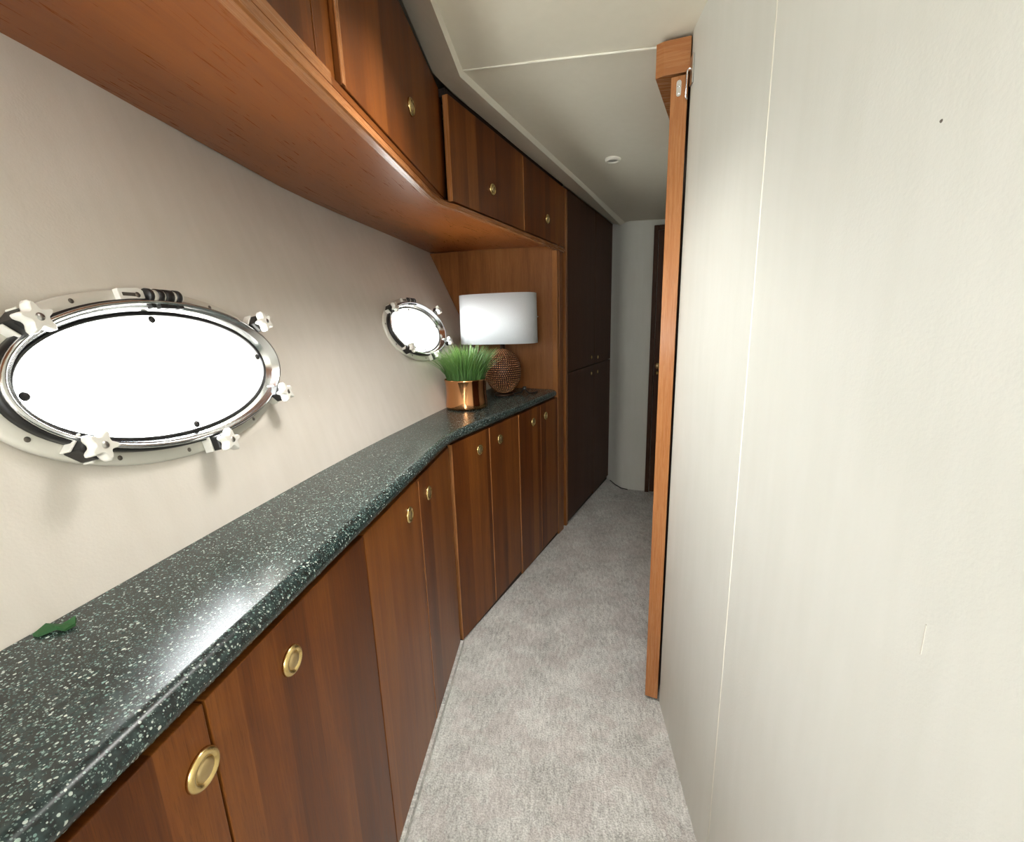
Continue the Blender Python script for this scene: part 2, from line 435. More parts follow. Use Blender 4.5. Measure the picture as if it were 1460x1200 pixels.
# end wall of the corridor
E0, E1 = Vector((0.477, 3.30, 0)), Vector((1.25, 3.131, 0))
bm = BM()
pl = [(-0.95, 3.72), (0.36, 3.61), (0.416, 3.545), (0.446, 3.42), (0.496, 3.305), (E0.x + 0.13, E0.y - 0.0284), (E1.x, E1.y), (E1.x + 0.01, E1.y + 0.06), (0.52, 3.36), (0.47, 3.66), (-0.95, 3.80)]
prism(bm, pl, -0.14, 2.06)
for f in bm.faces: f.smooth = True
for e_ in bm.edges: e_.smooth = abs(e_.verts[0].co.z - e_.verts[1].co.z) > 0.5
tag(obj('wall_end', bm, 'wall'), 'pale wall closing the dark end of the corridor', kind='structure')
# rear wall behind the camera with a window opening
bm = BM()
for r in ((-0.9, -0.5, -0.1, 2.05), (0.06, 0.40, -0.1, 2.05), (-0.5, 0.06, -0.1, 1.17), (-0.5, 0.06, 1.67, 2.05)):
    box(bm, r[0], r[1], -1.64, -1.6, r[2], r[3])
tag(obj('wall_rear', bm, 'wall'), 'cream wall behind the camera', kind='structure')

# ceiling: main panels, sloping to the outboard side, plus the cover above the lockers
bm = BM()
CV = [(-0.262, -1.6, 1.90), (-0.260, 1.396, 1.90), (0.456, 3.302, 1.872)]
strip_out = [(-0.377, -1.6, 2.0), (-0.377, 1.20, 1.994), (-0.374, 1.50, 1.955), (*p2(0.12), 1.93), (*p2(0.66), 1.918), (*p2(1.2), 1.912), (*p2(2.25), 1.913)]
strip_in = [(-0.267, -1.6, 1.882), (-0.267, 1.10, 1.884), (-0.268, 1.392, 1.884), (*p2(0.14, -0.118), 1.883), (*p2(0.66, -0.118), 1.876), (*p2(1.2, -0.116), 1.87), (0.482, 3.50, 1.866)]
cove = [(-0.262, -1.6, 1.90), (-0.261, 1.10, 1.90), (-0.260, 1.396, 1.90)]
for f in (0.1, 0.36, 0.62, 1.07): cove.append(tuple(CV[1][i] + (CV[2][i] - CV[1][i]) * f for i in range(3)))
wl = [(XW + 0.02, -1.6, 1.846), (XW + 0.02, 1.0, 1.846), (0.395, 1.24, 1.846), (0.47, 1.40, 1.842), (0.63, 1.95, 1.838), (0.80, 2.42, 1.834), (1.22, 3.35, 1.83)]
def strip_mesh(bm, A, B, sm=False):
    a = [bm.verts.new(p) for p in A]; b = [bm.verts.new(p) for p in B]
    for i in range(len(a) - 1): bm.faces.new((a[i], a[i + 1], b[i + 1], b[i])).smooth = sm
strip_mesh(bm, cove, wl)
void = strip_out + [(0.42, 3.62, 1.913), (0.42, 3.80, 1.913)]
top = [(hull_x(p[1], 2.0) - 0.03, p[1], 2.03) for p in void]
strip_mesh(bm, void, [(p[0], p[1], 2.04) for p in void])
strip_mesh(bm, [(p[0], p[1], 2.04) for p in void], [(t[0] - 0.05, t[1], 2.04) for t in top])
ceil = tag(obj('ceiling', bm, 'ceiling'), 'cream ceiling panels with a pale seam', kind='structure')
bm = BM(); strip_mesh(bm, strip_out, strip_in, True); strip_mesh(bm, strip_in, cove, True)
tag(obj('trim_1', bm, 'ceiling'), 'dropped cream ceiling border along the lockers', kind='structure')
bm = BM(); tube(bm, [(-0.258, 1.394, 1.8995), (0.013, 1.333, 1.8755), (0.262, 1.279, 1.8525)], 0.0026, 8)
obj('ceiling_seam', bm, 'bead', ceil)

# recessed ceiling light, switched off
cl = empty('ceiling_light', T((0.237, 2.083, 1.868)), 'small round recessed downlight with white ring in the corridor ceiling', 'ceiling light')
bm = BM(); lathe(bm, [(0.019, -0.002), (0.024, -0.008), (0.031, -0.006), (0.034, 0.004), (0.019, 0.004)], 28, closed=True); obj('trim_ring', bm, 'bead', cl, MW[cl.name])
bm = BM(); lathe(bm, [(0.0, 0.003), (0.012, 0.002), (0.0195, -0.003), (0.0195, 0.006), (0.0, 0.006)], 24); obj('lamp_lens', bm, 'steel', cl, MW[cl.name])

bm = BM(); tube(bm, [(0.425, 3.50, fz(3.50) + 0.006), (0.452, 3.39, fz(3.39) + 0.005), (0.486, 3.305, fz(3.3) + 0.005), (0.53, 3.275, fz(3.27) + 0.004)], 0.004, 8)
tag(obj('cable', bm, 'black'), 'thin dark cable lying on the carpet along the far wall', 'cable')
# ------------------------------------------------------------------ far door in the end wall
ue = (E1 - E0).normalized(); ae = math.atan2(ue.y, ue.x)
FE = T(E0) @ Matrix.Rotation(ae, 4, 'Z')                          # X along the wall, +Y into it, room at -Y
s0 = 0.183
bm = BM(); box(bm, s0 + 0.032, s0 + 0.55, -0.012, -0.001, -0.075, 1.79, 0.002)
dr = tag(obj('door_1', bm, 'wood_dark_shaded', None, FE, 2), 'dark wooden door at the far end of the corridor', kind='structure')
bm = BM(); box(bm, s0, s0 + 0.030, -0.024, -0.001, -0.082, 1.822, 0.003); obj('door_frame', bm, 'wood_dark_shaded', dr, FE, 2)
bm = BM(); box(bm, s0 + 0.030, s0 + 0.55, -0.024, -0.001, 1.792, 1.822, 0.003); obj('door_frame', bm, 'wood_dark_shaded', dr, FE, 0)
RX = Matrix.Rotation(PI / 2, 4, 'X')
bm = BM(); lathe(bm, [(0.0, 0.006), (0.018, 0.005), (0.023, 0.0), (0.0, 0.0)], 20, 0.75, 1.0); tag(obj('lock_plate', bm, 'brass_in', dr, FE @ T((s0 + 0.056, -0.012, 0.880)) @ RX), 'oval brass lock plate')
bm = BM(); lathe(bm, [(0.0, 0.03), (0.011, 0.027), (0.014, 0.018), (0.007, 0.008), (0.009, 0.0), (0.0, 0.0)], 18); obj('door_knob', bm, 'brass', dr, FE @ T((s0 + 0.056, -0.012, 0.832)) @ RX)

# ------------------------------------------------------------------ cabinets
def make_knob_mesh():
    bm = BM()
    lathe(bm, [(0.0, 0.0052), (0.0110, 0.0050), (0.0128, 0.0030), (0.0136, 0.0030), (0.0146, 0.0062), (0.0178, 0.0060), (0.0208, 0.0035), (0.0212, 0.0), (0.0, 0.0)], 36)
    bmesh.ops.recalc_face_normals(bm, faces=bm.faces)
    me = bpy.data.meshes.new('knob'); bm.to_mesh(me); bm.free(); me.materials.append(M['brass']); 
    return me
KNOB = make_knob_mesh()
def make_button():
    bm = BM(); lathe(bm, [(0.0, 0.0070), (0.0085, 0.0064), (0.0118, 0.0046), (0.0118, 0.001), (0.0, 0.001)], 28)
    bmesh.ops.recalc_face_normals(bm, faces=bm.faces)
    me = bpy.data.meshes.new('push_button'); bm.to_mesh(me); bm.free(); me.materials.append(M['brass_in']); return me
KBTN = make_button()
# one mesh for both ring and button: the button's material in a second slot
def join_knob():
    bm = BM(); bm.from_mesh(KNOB)
    n = len(bm.faces); bm.from_mesh(KBTN); bm.faces.ensure_lookup_table()
    for f in bm.faces[n:]: f.material_index = 1
    me = bpy.data.meshes.new('knob'); bm.to_mesh(me); bm.free(); me.materials.append(M['brass']); me.materials.append(M['brass_in']); return me
KM = join_knob()
def knob(door, F, a, z, out=0.0, s=1.0):
    o = bpy.data.objects.new('knob', KM)
    return link(o, door, F @ T((a, -out, z)) @ RX @ Matrix.Scale(s, 4))
G = 0.0016
def door(parent, F, a0, a1, z0, z1, kn=None, mat='wood', th=0.018, y=0.0, ks=1.0, name='door', lip=False):
    """door leaf with its front face at -y (towards the corridor); z1 may slope: (left, right)"""
    zl, zr = z1 if isinstance(z1, tuple) else (z1, z1)
    bm = BM()
    x0, x1 = a0 + G, a1 - G
    f = [(x0, z0), (x1, z0), (x1, zr), (x0, zl)]
    A = [bm.verts.new((p[0], y, p[1])) for p in f]; B = [bm.verts.new((p[0], y + th, p[1])) for p in f]
    fs = [bm.faces.new(A[::-1]), bm.faces.new(B)] + [bm.faces.new((A[i], A[(i + 1) % 4], B[(i + 1) % 4], B[i])) for i in range(4)]
    bmesh.ops.bevel(bm, geom=list({e for q in fs for e in q.edges}), offset=0.0016, segments=2, profile=0.5, affect='EDGES')
    d = obj(name, bm, mat, parent, F, 2)
    if kn: knob(d, F, kn[0], kn[1], -y, ks)
    if lip:  # pale strip paints in the light that a door edge catches
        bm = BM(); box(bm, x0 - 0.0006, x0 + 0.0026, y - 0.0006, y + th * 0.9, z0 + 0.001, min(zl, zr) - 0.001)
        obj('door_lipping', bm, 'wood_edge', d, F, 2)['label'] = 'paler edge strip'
    return d
def ctop(y): return 0.803 + 0.022 * max(0.0, 1.45 - y)             # underside of worktop

def base_unit(F, a0, a1, doors, zb, label, ztop, depth, plinth_mat, group='base cabinets under the speckled worktop', pz=None, pa=None):
    mw = F @ T(((a0 + a1) / 2, depth / 2, 0))
    e = empty('base_cabinet', mw, label, 'cabinet', group)
    bm = BM(); box(bm, a0 + 0.004, a1 - 0.004, 0.0195, depth, zb + 0.015, min(ztop(a0), ztop(a1)) - 0.004)
    obj('carcass', bm, 'gap', e, F)
    for d in doors:
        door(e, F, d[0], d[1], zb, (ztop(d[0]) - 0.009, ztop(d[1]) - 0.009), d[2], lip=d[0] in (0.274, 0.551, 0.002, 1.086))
    q0, q1 = pa or (a0, a1)
    bm = BM(); prism(bm, [(q0, -0.010 if plinth_mat == 'carpet' else 0.006), (q1, -0.010 if plinth_mat == 'carpet' else 0.006), (q1, 0.06), (q0, 0.06)], (pz or [-0.002] * 4), zb - 0.001)
    obj('plinth', bm, plinth_mat, e, F, 0)
    return e
base_unit(F1, -0.42, 0.354 - 0.39, [(-0.42, -0.036, (-0.09, 0.752))], 0.028, 'teak base cabinet at the very near end beside the camera', ctop, 0.19, 'carpet')
base_unit(F1, -0.036, 0.742, [(-0.036, 0.355, (0.337, 0.751)), (0.355, 0.748, (0.496, 0.747))], 0.028,
          'nearest teak base cabinet whose two large brass knobs show closest', ctop, 0.19, 'carpet')
base_unit(F1, 0.748, 1.432, [(0.748, 1.086, (0.999, 0.738)), (1.086, 1.425, (1.166, 0.730))], 0.024,
          'second teak base cabinet, just before the bend in the worktop', ctop, 0.17, 'carpet')
zt2 = lambda a: 0.803
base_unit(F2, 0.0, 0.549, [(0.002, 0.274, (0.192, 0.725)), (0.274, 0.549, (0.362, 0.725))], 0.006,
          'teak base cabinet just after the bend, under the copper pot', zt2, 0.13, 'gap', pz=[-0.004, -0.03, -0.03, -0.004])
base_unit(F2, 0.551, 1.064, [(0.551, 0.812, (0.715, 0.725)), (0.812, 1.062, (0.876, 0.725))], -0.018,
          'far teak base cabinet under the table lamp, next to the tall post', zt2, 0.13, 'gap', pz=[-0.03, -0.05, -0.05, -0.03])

# wall lockers
def wall_unit(F, a0, a1, doors, z0, z1, depth, label):
    e = empty('wall_cabinet', F @ T(((a0 + a1) / 2, depth / 2, z0)), label, 'cabinet', 'wall lockers under the ceiling')
    bm = BM(); box(bm, a0, a1, 0.0195, depth, z0 + 0.026, z1 - 0.02); box(bm, a0, a1, 0.0195, 0.06, z0 + 0.001, z0 + 0.026); obj('carcass', bm, 'gap', e, F)
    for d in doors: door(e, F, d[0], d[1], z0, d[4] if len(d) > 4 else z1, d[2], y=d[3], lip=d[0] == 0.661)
    return e
wu = wall_unit(F1, -0.9, 1.53, [(-0.55, 0.14, None, 0.004), (0.145, 0.776, None, 0.004), (0.838, 1.585, (1.238, 1.751), -0.006, (1.985, 1.935))], 1.617, 1.985, 0.30,
          'long near teak wall locker before the bend, its last door with a brass knob')
bm = BM(); box(bm, 0.778, 0.836, 0.004, 0.0195, 1.617, 1.985, 0.0015); obj('stile', bm, 'wood', wu, F1, 2)
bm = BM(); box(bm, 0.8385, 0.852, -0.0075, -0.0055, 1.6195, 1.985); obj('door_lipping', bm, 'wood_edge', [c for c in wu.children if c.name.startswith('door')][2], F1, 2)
bm = BM(); box(bm, 0.80, 1.575, -0.003, 0.0195, 1.601, 1.6155, 0.001); obj('bottom_rail', bm, 'wood', wu, F1, 0)
bm = BM(); box(bm, -0.9, 0.80, -0.006, 0.0195, 1.5975, 1.618, 0.001); obj('bottom_rail', bm, 'wood_edge', wu, F1, 0)
wu = wall_unit(F2, 0.155, 1.19, [(0.098, 0.659, (0.375, 1.703), 0.0, (1.916, 1.906)), (0.661, 1.19, (0.933, 1.701), 0.0, (1.906, 1.900))], 1.603, 1.896, 0.27,
          'far teak wall locker above the table lamp, after the bend')
d0 = [c for c in wu.children if c.name.startswith('door')][0]
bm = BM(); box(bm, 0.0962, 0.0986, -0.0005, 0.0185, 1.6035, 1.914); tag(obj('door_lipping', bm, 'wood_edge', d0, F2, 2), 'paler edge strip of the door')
bm = BM(); box(bm, 0.098, 1.19, 0.010, 0.05, 1.912, 1.935); obj('top_rail', bm, 'gap', wu, F2, 0)

# the soffit board running under the lockers, with its front lip
so = empty('soffit_board', T((-0.55, 0.8, 1.603)), 'continuous polished teak board forming the underside of the wall lockers', 'shelf board')
bm = BM()
out = [(-0.382, -0.9), (-0.382, 0.3), (-0.382, 0.9), (-0.382, 1.40), (-0.380, 1.455), (*p2(0.06, 0.004),), (*p2(0.3, 0.004),), (*p2(0.7, 0.004),), (*p2(1.186, 0.004),)]
bys = [-0.9, 0.3, 0.9, 1.35, 1.5, 1.68, 1.95, 2.3, 2.645]
inn = [(hull_x(y, 1.62) + 0.002, y) for y in bys]
a = [bm.verts.new((p[0], p[1], 1.600)) for p in out]; b = [bm.verts.new((p[0], p[1], 1.619)) for p in inn]
for i in range(len(a) - 1): bm.faces.new((a[i], a[i + 1], b[i + 1], b[i])).smooth = True
path_uv(bm, list(zip(a, b)), (0.0, 0.36))
sob = obj('board', bm, 'wood_soffit', so, I4)
bm = BM()
lip = [(-0.370, -0.9), (-0.370, 1.3), (-0.371, 1.40), (-0.366, 1.475), (-0.350, 1.53), p2(0.12, -0.004), p2(0.6, -0.004), p2(1.0, -0.004), p2(1.186, -0.004)]
lin = [(p[0] - 0.020, p[1] + 0.006) for p in lip]
zb = [1.577, 1.577, 1.578, 1.580, 1.581, 1.582, 1.580, 1.578, 1.576]
zt = [1.597, 1.597, 1.597, 1.597, 1.5965, 1.5965, 1.597, 1.597, 1.597]
R = []
for i in range(len(lip)):
    o_, n_ = lip[i], lin[i]
    R.append([bm.verts.new((o_[0] - 0.003, o_[1], zb[i])), bm.verts.new((o_[0], o_[1], zb[i] + 0.003)), bm.verts.new((o_[0], o_[1], zt[i] - 0.002)), bm.verts.new((o_[0] - 0.002, o_[1], zt[i])), bm.verts.new((n_[0], n_[1], zt[i])), bm.verts.new((n_[0], n_[1], zb[i]))])
for r, s in zip(R, R[1:]):
    for k in range(6): bm.faces.new((r[k], r[(k + 1) % 6], s[(k + 1) % 6], s[k]))
bm.faces.new(R[0]); bm.faces.new(R[-1][::-1])
path_uv(bm, R, (0.0, 0.004, 0.020, 0.023, 0.040, 0.060))
obj('front_lip', bm, 'wood_edge', so, I4)

# end panel behind the lamp with its front post
ep = empty('end_panel', T((-0.3, 2.53, 0.84)), 'upright figured teak panel standing behind the table lamp', 'panel')
bm = BM()
hz = lambda z: hull_x(2.62, z)
P0, P1 = Vector((0.012, 2.478)), Vector((-0.755, 2.622))
off = Vector((0.0, 0.018))
nseg = 6; zz = [0.80 + (1.612 - 0.80) * i / nseg for i in range(nseg + 1)]
fr, bk_ = [], []
for z in zz:
    xl = hull_x(2.60, z) + 0.003; f = (xl - P0.x) / (P1.x - P0.x); q = P0 + (P1 - P0) * f
    fr.append((bm.verts.new((P0.x, P0.y, z)), bm.verts.new((q.x, q.y, z)))); bk_.append((bm.verts.new((P0.x, P0.y + 0.018, z)), bm.verts.new((q.x, q.y + 0.018, z))))
for i in range(nseg):
    bm.faces.new((fr[i][0], fr[i + 1][0], fr[i + 1][1], fr[i][1])); bm.faces.new((bk_[i][0], bk_[i][1], bk_[i + 1][1], bk_[i + 1][0]))
    bm.faces.new((fr[i][0], bk_[i][0], bk_[i + 1][0], fr[i + 1][0])); bm.faces.new((fr[i][1], fr[i + 1][1], bk_[i + 1][1], bk_[i][1]))
bm.faces.new((fr[0][0], fr[0][1], bk_[0][1], bk_[0][0])); bm.faces.new((fr[-1][0], bk_[-1][0], bk_[-1][1], fr[-1][1]))
obj('panel', bm, 'wood_panel', ep, I4, 2)
bm = BM(); box(bm, 1.070, 1.158, 0.001, 0.03, -0.058, 1.574, 0.002); obj('post', bm, 'wood_panel', ep, F2, 2)

# tall locker beyond it
tl = empty('tall_cabinet', F2 @ T((1.74, 0.18, -0.06)), 'tall teak hanging locker darkened by painted shade, with four doors at the end of the cabinet run', 'cabinet')
bm = BM(); box(bm, 1.204, 2.245, 0.0195, 0.36, -0.05, 1.903); obj('carcass', bm, 'gap', tl, F2)
bm = BM(); box(bm, 1.202, 1.230, 0.0, 0.0190, -0.062, 1.903, 0.002); obj('stile', bm, 'wood_panel', tl, F2, 2)
td = []
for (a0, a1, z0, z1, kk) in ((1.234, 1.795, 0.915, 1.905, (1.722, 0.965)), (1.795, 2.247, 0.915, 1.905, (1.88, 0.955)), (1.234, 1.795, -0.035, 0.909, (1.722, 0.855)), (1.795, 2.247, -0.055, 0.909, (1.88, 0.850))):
    door(tl, F2, a0, a1, z0, z1, kk, 'wood_dark_shaded', ks=0.55)  # same teak as the other fronts, coloured darker for the shade there
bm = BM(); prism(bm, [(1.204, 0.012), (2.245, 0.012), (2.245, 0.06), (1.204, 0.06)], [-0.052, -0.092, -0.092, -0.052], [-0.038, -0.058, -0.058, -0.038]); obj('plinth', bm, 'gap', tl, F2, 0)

# ------------------------------------------------------------------ worktop
bm = BM()
RN = 0.018
path = []                                                        # front line of the doors (x, y, outward normal)
for y in (-0.9, -0.4, 0.0, 0.25, 0.5, 0.75, 1.0, 1.2): path.append((-0.377, y, 1.0, 0.0))
c0 = Vector((-0.377, 1.34)); c1 = Vector((-0.377, 1.446)); c2 = Vector(p2(0.09))
for i in range(1, 10):
    t = i / 10
    q = (1 - t) ** 2 * c0 + 2 * t * (1 - t) * c1 + t * t * c2
    d = (2 * (1 - t) * (c1 - c0) + 2 * t * (c2 - c1)).normalized()
    path.append((q.x, q.y, d.y, -d.x))
for a_ in (0.09, 0.2, 0.35, 0.55, 0.75, 0.92, 1.01): q = p2(a_); path.append((q[0], q[1], N2.x, N2.y))
# rounded end against the post
for k in range(1, 5):
    an = k / 4 * 1.2
    q = Vector((*p2(1.01 + 0.05 * math.sin(an), 0.05 * (1 - math.cos(an))),)); nn = (N2 * math.cos(an) + U2 * math.sin(an))
    path.append((q.x, q.y, nn.x, nn.y))
n = len(path)
yb0, yb1 = path[0][1], 2.60
rows = []
for i, (x, y, nx, ny) in enumerate(path):
    if y < 1.15: yb = y
    else:
        f = min(1.0, (y - 1.15) / (2.36 - 1.15)); yb = 1.15 + f * (2.60 - 1.15)
    z0 = ctop(min(y, 1.45)); z1 = z0 + 2 * RN
    hb = hull_x(yb, z1) + 0.0012
    row = [(hb, yb, z1)]
    fx, fy = x - nx * (RN - 0.009), y - ny * (RN - 0.009)
    for k in range(9):
        an = PI / 2 - PI * k / 8
        row.append((fx + nx * RN * math.cos(an), fy + ny * RN * math.cos(an), z0 + RN + RN * math.sin(an)))
    row.append((hull_x(yb, z0) + 0.0012, yb, z0))
    rows.append([bm.verts.new(p) for p in row])
for r, s in zip(rows, rows[1:]):
    for k in range(len(r) - 1):
        f = bm.faces.new((r[k], r[k + 1], s[k + 1], s[k])); f.smooth = 1 <= k <= 8
bm.faces.new(rows[0]); bm.faces.new(rows[-1][::-1])
ct = tag(obj('countertop', bm, 'granite'), 'dark green speckled worktop with rounded front edge running under both port holes', 'countertop')

# small green scrap lying on the worktop
bm = BM()
pts = [(-0.019, -0.004), (-0.012, 0.007), (0.004, 0.004), (0.016, 0.009), (0.018, 0.002), (0.012, -0.006), (0.002, -0.002), (-0.012, -0.008)]
zs = [0.001, 0.006, 0.003, 0.008, 0.002, 0.001, 0.005, 0.001]
prism(bm, pts, [z * 0.5 for z in zs], [z + 0.0025 for z in zs])
zc_ = ctop(0.40) + 2 * RN
tag(obj('green_scrap', bm, 'leafgreen', None, T((-0.592, 0.395, zc_ + 0.0002)) @ Matrix.Rotation(0.4, 4, 'Z')), 'tiny crumpled green scrap at the back of the worktop beneath the near port hole', 'scrap')

# ------------------------------------------------------------------ port holes
def star_mesh():
    bm = BM(); n = 60; rows = []
    for (k, z) in ((0.84, 0.0), (1.0, 0.004), (1.0, 0.013), (0.84, 0.0165)):
        rows.append([bm.verts.new(((0.0160 + 0.0050 * math.cos(5 * 2 * PI * i / n) + 0.0012 * math.cos(10 * 2 * PI * i / n)) * k * math.cos(2 * PI * i / n), (0.0160 + 0.0050 * math.cos(5 * 2 * PI * i / n) + 0.0012 * math.cos(10 * 2 * PI * i / n)) * k * math.sin(2 * PI * i / n), z)) for i in range(n)])
    for a, b in zip(rows, rows[1:]):
        for i in range(n):
            j = (i + 1) % n; bm.faces.new((a[i], a[j], b[j], b[i])).smooth = True
    bm.faces.new(rows[0][::-1]); bm.faces.new(rows[-1])
    m0 = len(bm.faces)
    lathe(bm, [(0.0, 0.0170), (0.0048, 0.0170), (0.0054, 0.0160)], 14)
    bm.faces.ensure_lookup_table()
    for f in bm.faces[m0:]: f.material_index = 1
    bmesh.ops.recalc_face_normals(bm, faces=bm.faces)
    me = bpy.data.meshes.new('star_knob'); bm.to_mesh(me); bm.free(); me.materials.append(M['white']); me.materials.append(M['steel']); return me
STAR = star_mesh()
def dog_mesh():
    bm = BM(); box(bm, -0.013, 0.013, -0.014, 0.012, 0.0, 0.030, 0.003); lathe(bm, [(0.006, 0.028), (0.006, 0.040), (0.0, 0.040)], 12)
    bmesh.ops.recalc_face_normals(bm, faces=bm.faces)
    me = bpy.data.meshes.new('clamp'); bm.to_mesh(me); bm.free(); me.materials.append(M['black']); return me
DOG = dog_mesh()
def lug_mesh():
    bm = BM(); box(bm, -0.0165, -0.0135, -0.016, 0.012, 0.0, 0.016, 0.001); box(bm, 0.0135, 0.0165, -0.016, 0.012, 0.0, 0.016, 0.001)
    me = bpy.data.meshes.new('clamp_lug'); bm.to_mesh(me); bm.free(); me.materials.append(M['white']); return me
LUG = lug_mesh()
def dome(name, r, h, mat):
    bm = BM(); lathe(bm, [(0.0, h), (r * 0.55, h * 0.85), (r * 0.9, h * 0.4), (r, 0.0)], 16)
    me = bpy.data.meshes.new(name); bm.to_mesh(me); bm.free(); me.materials.append(M[mat]); return me
STUD = dome('stud', 0.0062, 0.004, 'black'); SCREW = dome('screw', 0.0038, 0.0014, 'screw')
WL = ['large oval port hole close by, with white star knobs', 'smaller looking oval port hole further off, beside the grass pot', 'oval port hole on the hull side behind the camera']
for k, PFm in enumerate(PF):
    e = bpy.data.objects.new('window_%d' % (k + 1), None); link(e, None, PFm); tag(e, WL[k], kind='structure')
    bm = BM(); ering(bm, [(0.2835, 0.1439, 0.0), (0.2825, 0.1428, 0.008), (0.279, 0.1402, 0.0115), (0.262, 0.1231, 0.0115), (0.256, 0.1166, 0.0115), (0.2495, 0.1147, 0.006), (0.2495, 0.1147, -0.006)], 96)
    obj('flange', bm, 'flange', e, PFm)
    bm = BM(); ering(bm, [(0.2655, 0.1247, 0.0116), (0.2655, 0.1247, 0.0225), (0.262, 0.1214, 0.0245), (0.250, 0.1134, 0.0240), (0.2485, 0.1118, 0.0116)], 96); obj('gasket', bm, 'black', e, PFm)
    bm = BM(); ering(bm, [(0.2625, 0.1220, 0.0246), (0.2620, 0.1214, 0.0285), (0.2590, 0.1186, 0.0305), (0.2560, 0.1161, 0.0295), (0.2470, 0.1102, 0.0140), (0.2410, 0.1059, 0.0065), (0.2395, 0.1049, 0.0030), (0.2480, 0.1102, 0.0030), (0.2488, 0.1118, 0.0240)], 96); obj('rim', bm, 'chrome', e, PFm)
    bm = BM(); ering(bm, [(0.2402, 0.1054, 0.0064), (0.2380, 0.1036, 0.0078), (0.2350, 0.1011, 0.0066), (0.2345, 0.1006, 0.0030), (0.2395, 0.1049, 0.0028)], 96); obj('glazing_seal', bm, 'black', e, PFm)
    bm = BM(); ering(bm, [(0.2474, 0.1130, -0.004), (0.2474, 0.1130, -0.056), (0.2420, 0.1081, -0.056), (0.2420, 0.1081, -0.004)], 64); obj('outer_reveal', bm, 'reveal', e, PFm)
    bm = BM(); nn = 64
    f_ = [bm.verts.new((0.2398 * math.cos(2 * PI * i / nn), 0.105 * math.sin(2 * PI * i / nn), 0.0028)) for i in range(nn)]; bm.faces.new(f_)
    obj('pane', bm, 'glass', e, PFm)
    for (x, y) in ((-0.004, 0.094), (0.226, 0.012), (0.004, -0.094), (-0.226, -0.004)):
        link(bpy.data.objects.new('stud', STUD), e, PFm @ T((x, y, 0.0040)))
    for an in (12, 62, 118, 140, 168, 205, 236, 262, 300, 336):
        r_ = math.radians(an); link(bpy.data.objects.new('screw', SCREW), e, PFm @ T((0.274 * math.cos(r_), 0.1335 * math.sin(r_), 0.0114)))
    for q, (x, y, an) in enumerate(((-0.214, 0.083, 2.35), (-0.204, -0.086, 3.9), (0.008, -0.136, 4.71), (0.212, -0.078, 5.5), (0.222, 0.080, 0.8))):
        Rz = Matrix.Rotation(an - PI / 2, 4, 'Z')
        c_ = link(bpy.data.objects.new('clamp', DOG), e, PFm @ T((x, y, 0.0115)) @ Rz)
        l_ = link(bpy.data.objects.new('clamp_lug', LUG), c_, PFm @ T((x, y, 0.0118)) @ Rz)
        s_ = link(bpy.data.objects.new('star_knob', STAR), c_, PFm @ T((x, y, 0.0420)) @ Matrix.Rotation(random.uniform(0, 1.2), 4, 'Z'))
        s_['label'] = 'white star shaped knob'; l_['label'] = 'white lug'
    # hinge at the top
    RY = Matrix.Rotation(PI / 2, 4, 'Y')
    bm = BM()
    for i, (x0_, x1_) in enumerate(((-0.018, -0.010), (-0.001, 0.010), (0.013, 0.030), (0.036, 0.046))):
        lathe(bm, [(0.0, x0_), (0.0105, x0_), (0.0115, x0_ + 0.001), (0.0115, x1_ - 0.001), (0.0105, x1_), (0.0, x1_)], 18, mat=T((0, 0.122, 0.022)) @ RY)
        box(bm, x0_, x1_, 0.100, 0.122, 0.018, 0.028)
    h_ = obj('hinge', bm, 'black', e, PFm @ T((0, 0.008, 0)))
    bm = BM()
    for i, (x0_, x1_) in enumerate(((-0.010, -0.001), (0.010, 0.013), (0.030, 0.036), (0.046, 0.050))):
        lathe(bm, [(0.0, x0_), (0.010, x0_), (0.010, x1_), (0.0, x1_)], 18, mat=T((0, 0.122, 0.0215)) @ RY)
        box(bm, x0_, x1_, 0.114, 0.134, 0.0095, 0.022)
    obj('hinge_knuckle', bm, 'white', h_, PFm @ T((0, 0.008, 0)))['label'] = 'white hinge knuckles'
    bm = BM()
    pl = [(-0.062, 0.111), (-0.026, 0.113)] + [(-0.026 + 0.0105 * math.sin(t * PI / 6), 0.1235 - 0.0105 * math.cos(t * PI / 6)) for t in range(1, 6)] + [(-0.026, 0.134), (-0.062, 0.131)]
    prism(bm, pl, 0.0116, 0.0210, 0.001); hp = obj('hinge_plate', bm, 'white', h_, PFm @ T((0, 0.008, 0))); hp['label'] = 'white slotted hinge plate'
    bm = BM(); box(bm, -0.056, -0.032, 0.1195, 0.1250, 0.0205, 0.0216); lathe(bm, [(0.0, 0.0018), (0.004, 0.001), (0.0045, 0.0)], 14, mat=T((-0.030, 0.1222, 0.0212))); obj('hinge_slot', bm, 'screw', h_, PFm @ T((0, 0.008, 0)))

for k, PFm in enumerate(PF):
    l = bpy.data.lights.new('port_hole_portal', 'AREA'); l.shape = 'RECTANGLE'; l.size = 0.50; l.size_y = 0.21; l.cycles.is_portal = True
    o = bpy.data.objects.new('port_hole_portal', l); COL.objects.link(o); o.matrix_world = PFm @ T((0, 0, -0.03)) @ Matrix.Rotation(PI, 4, 'X')
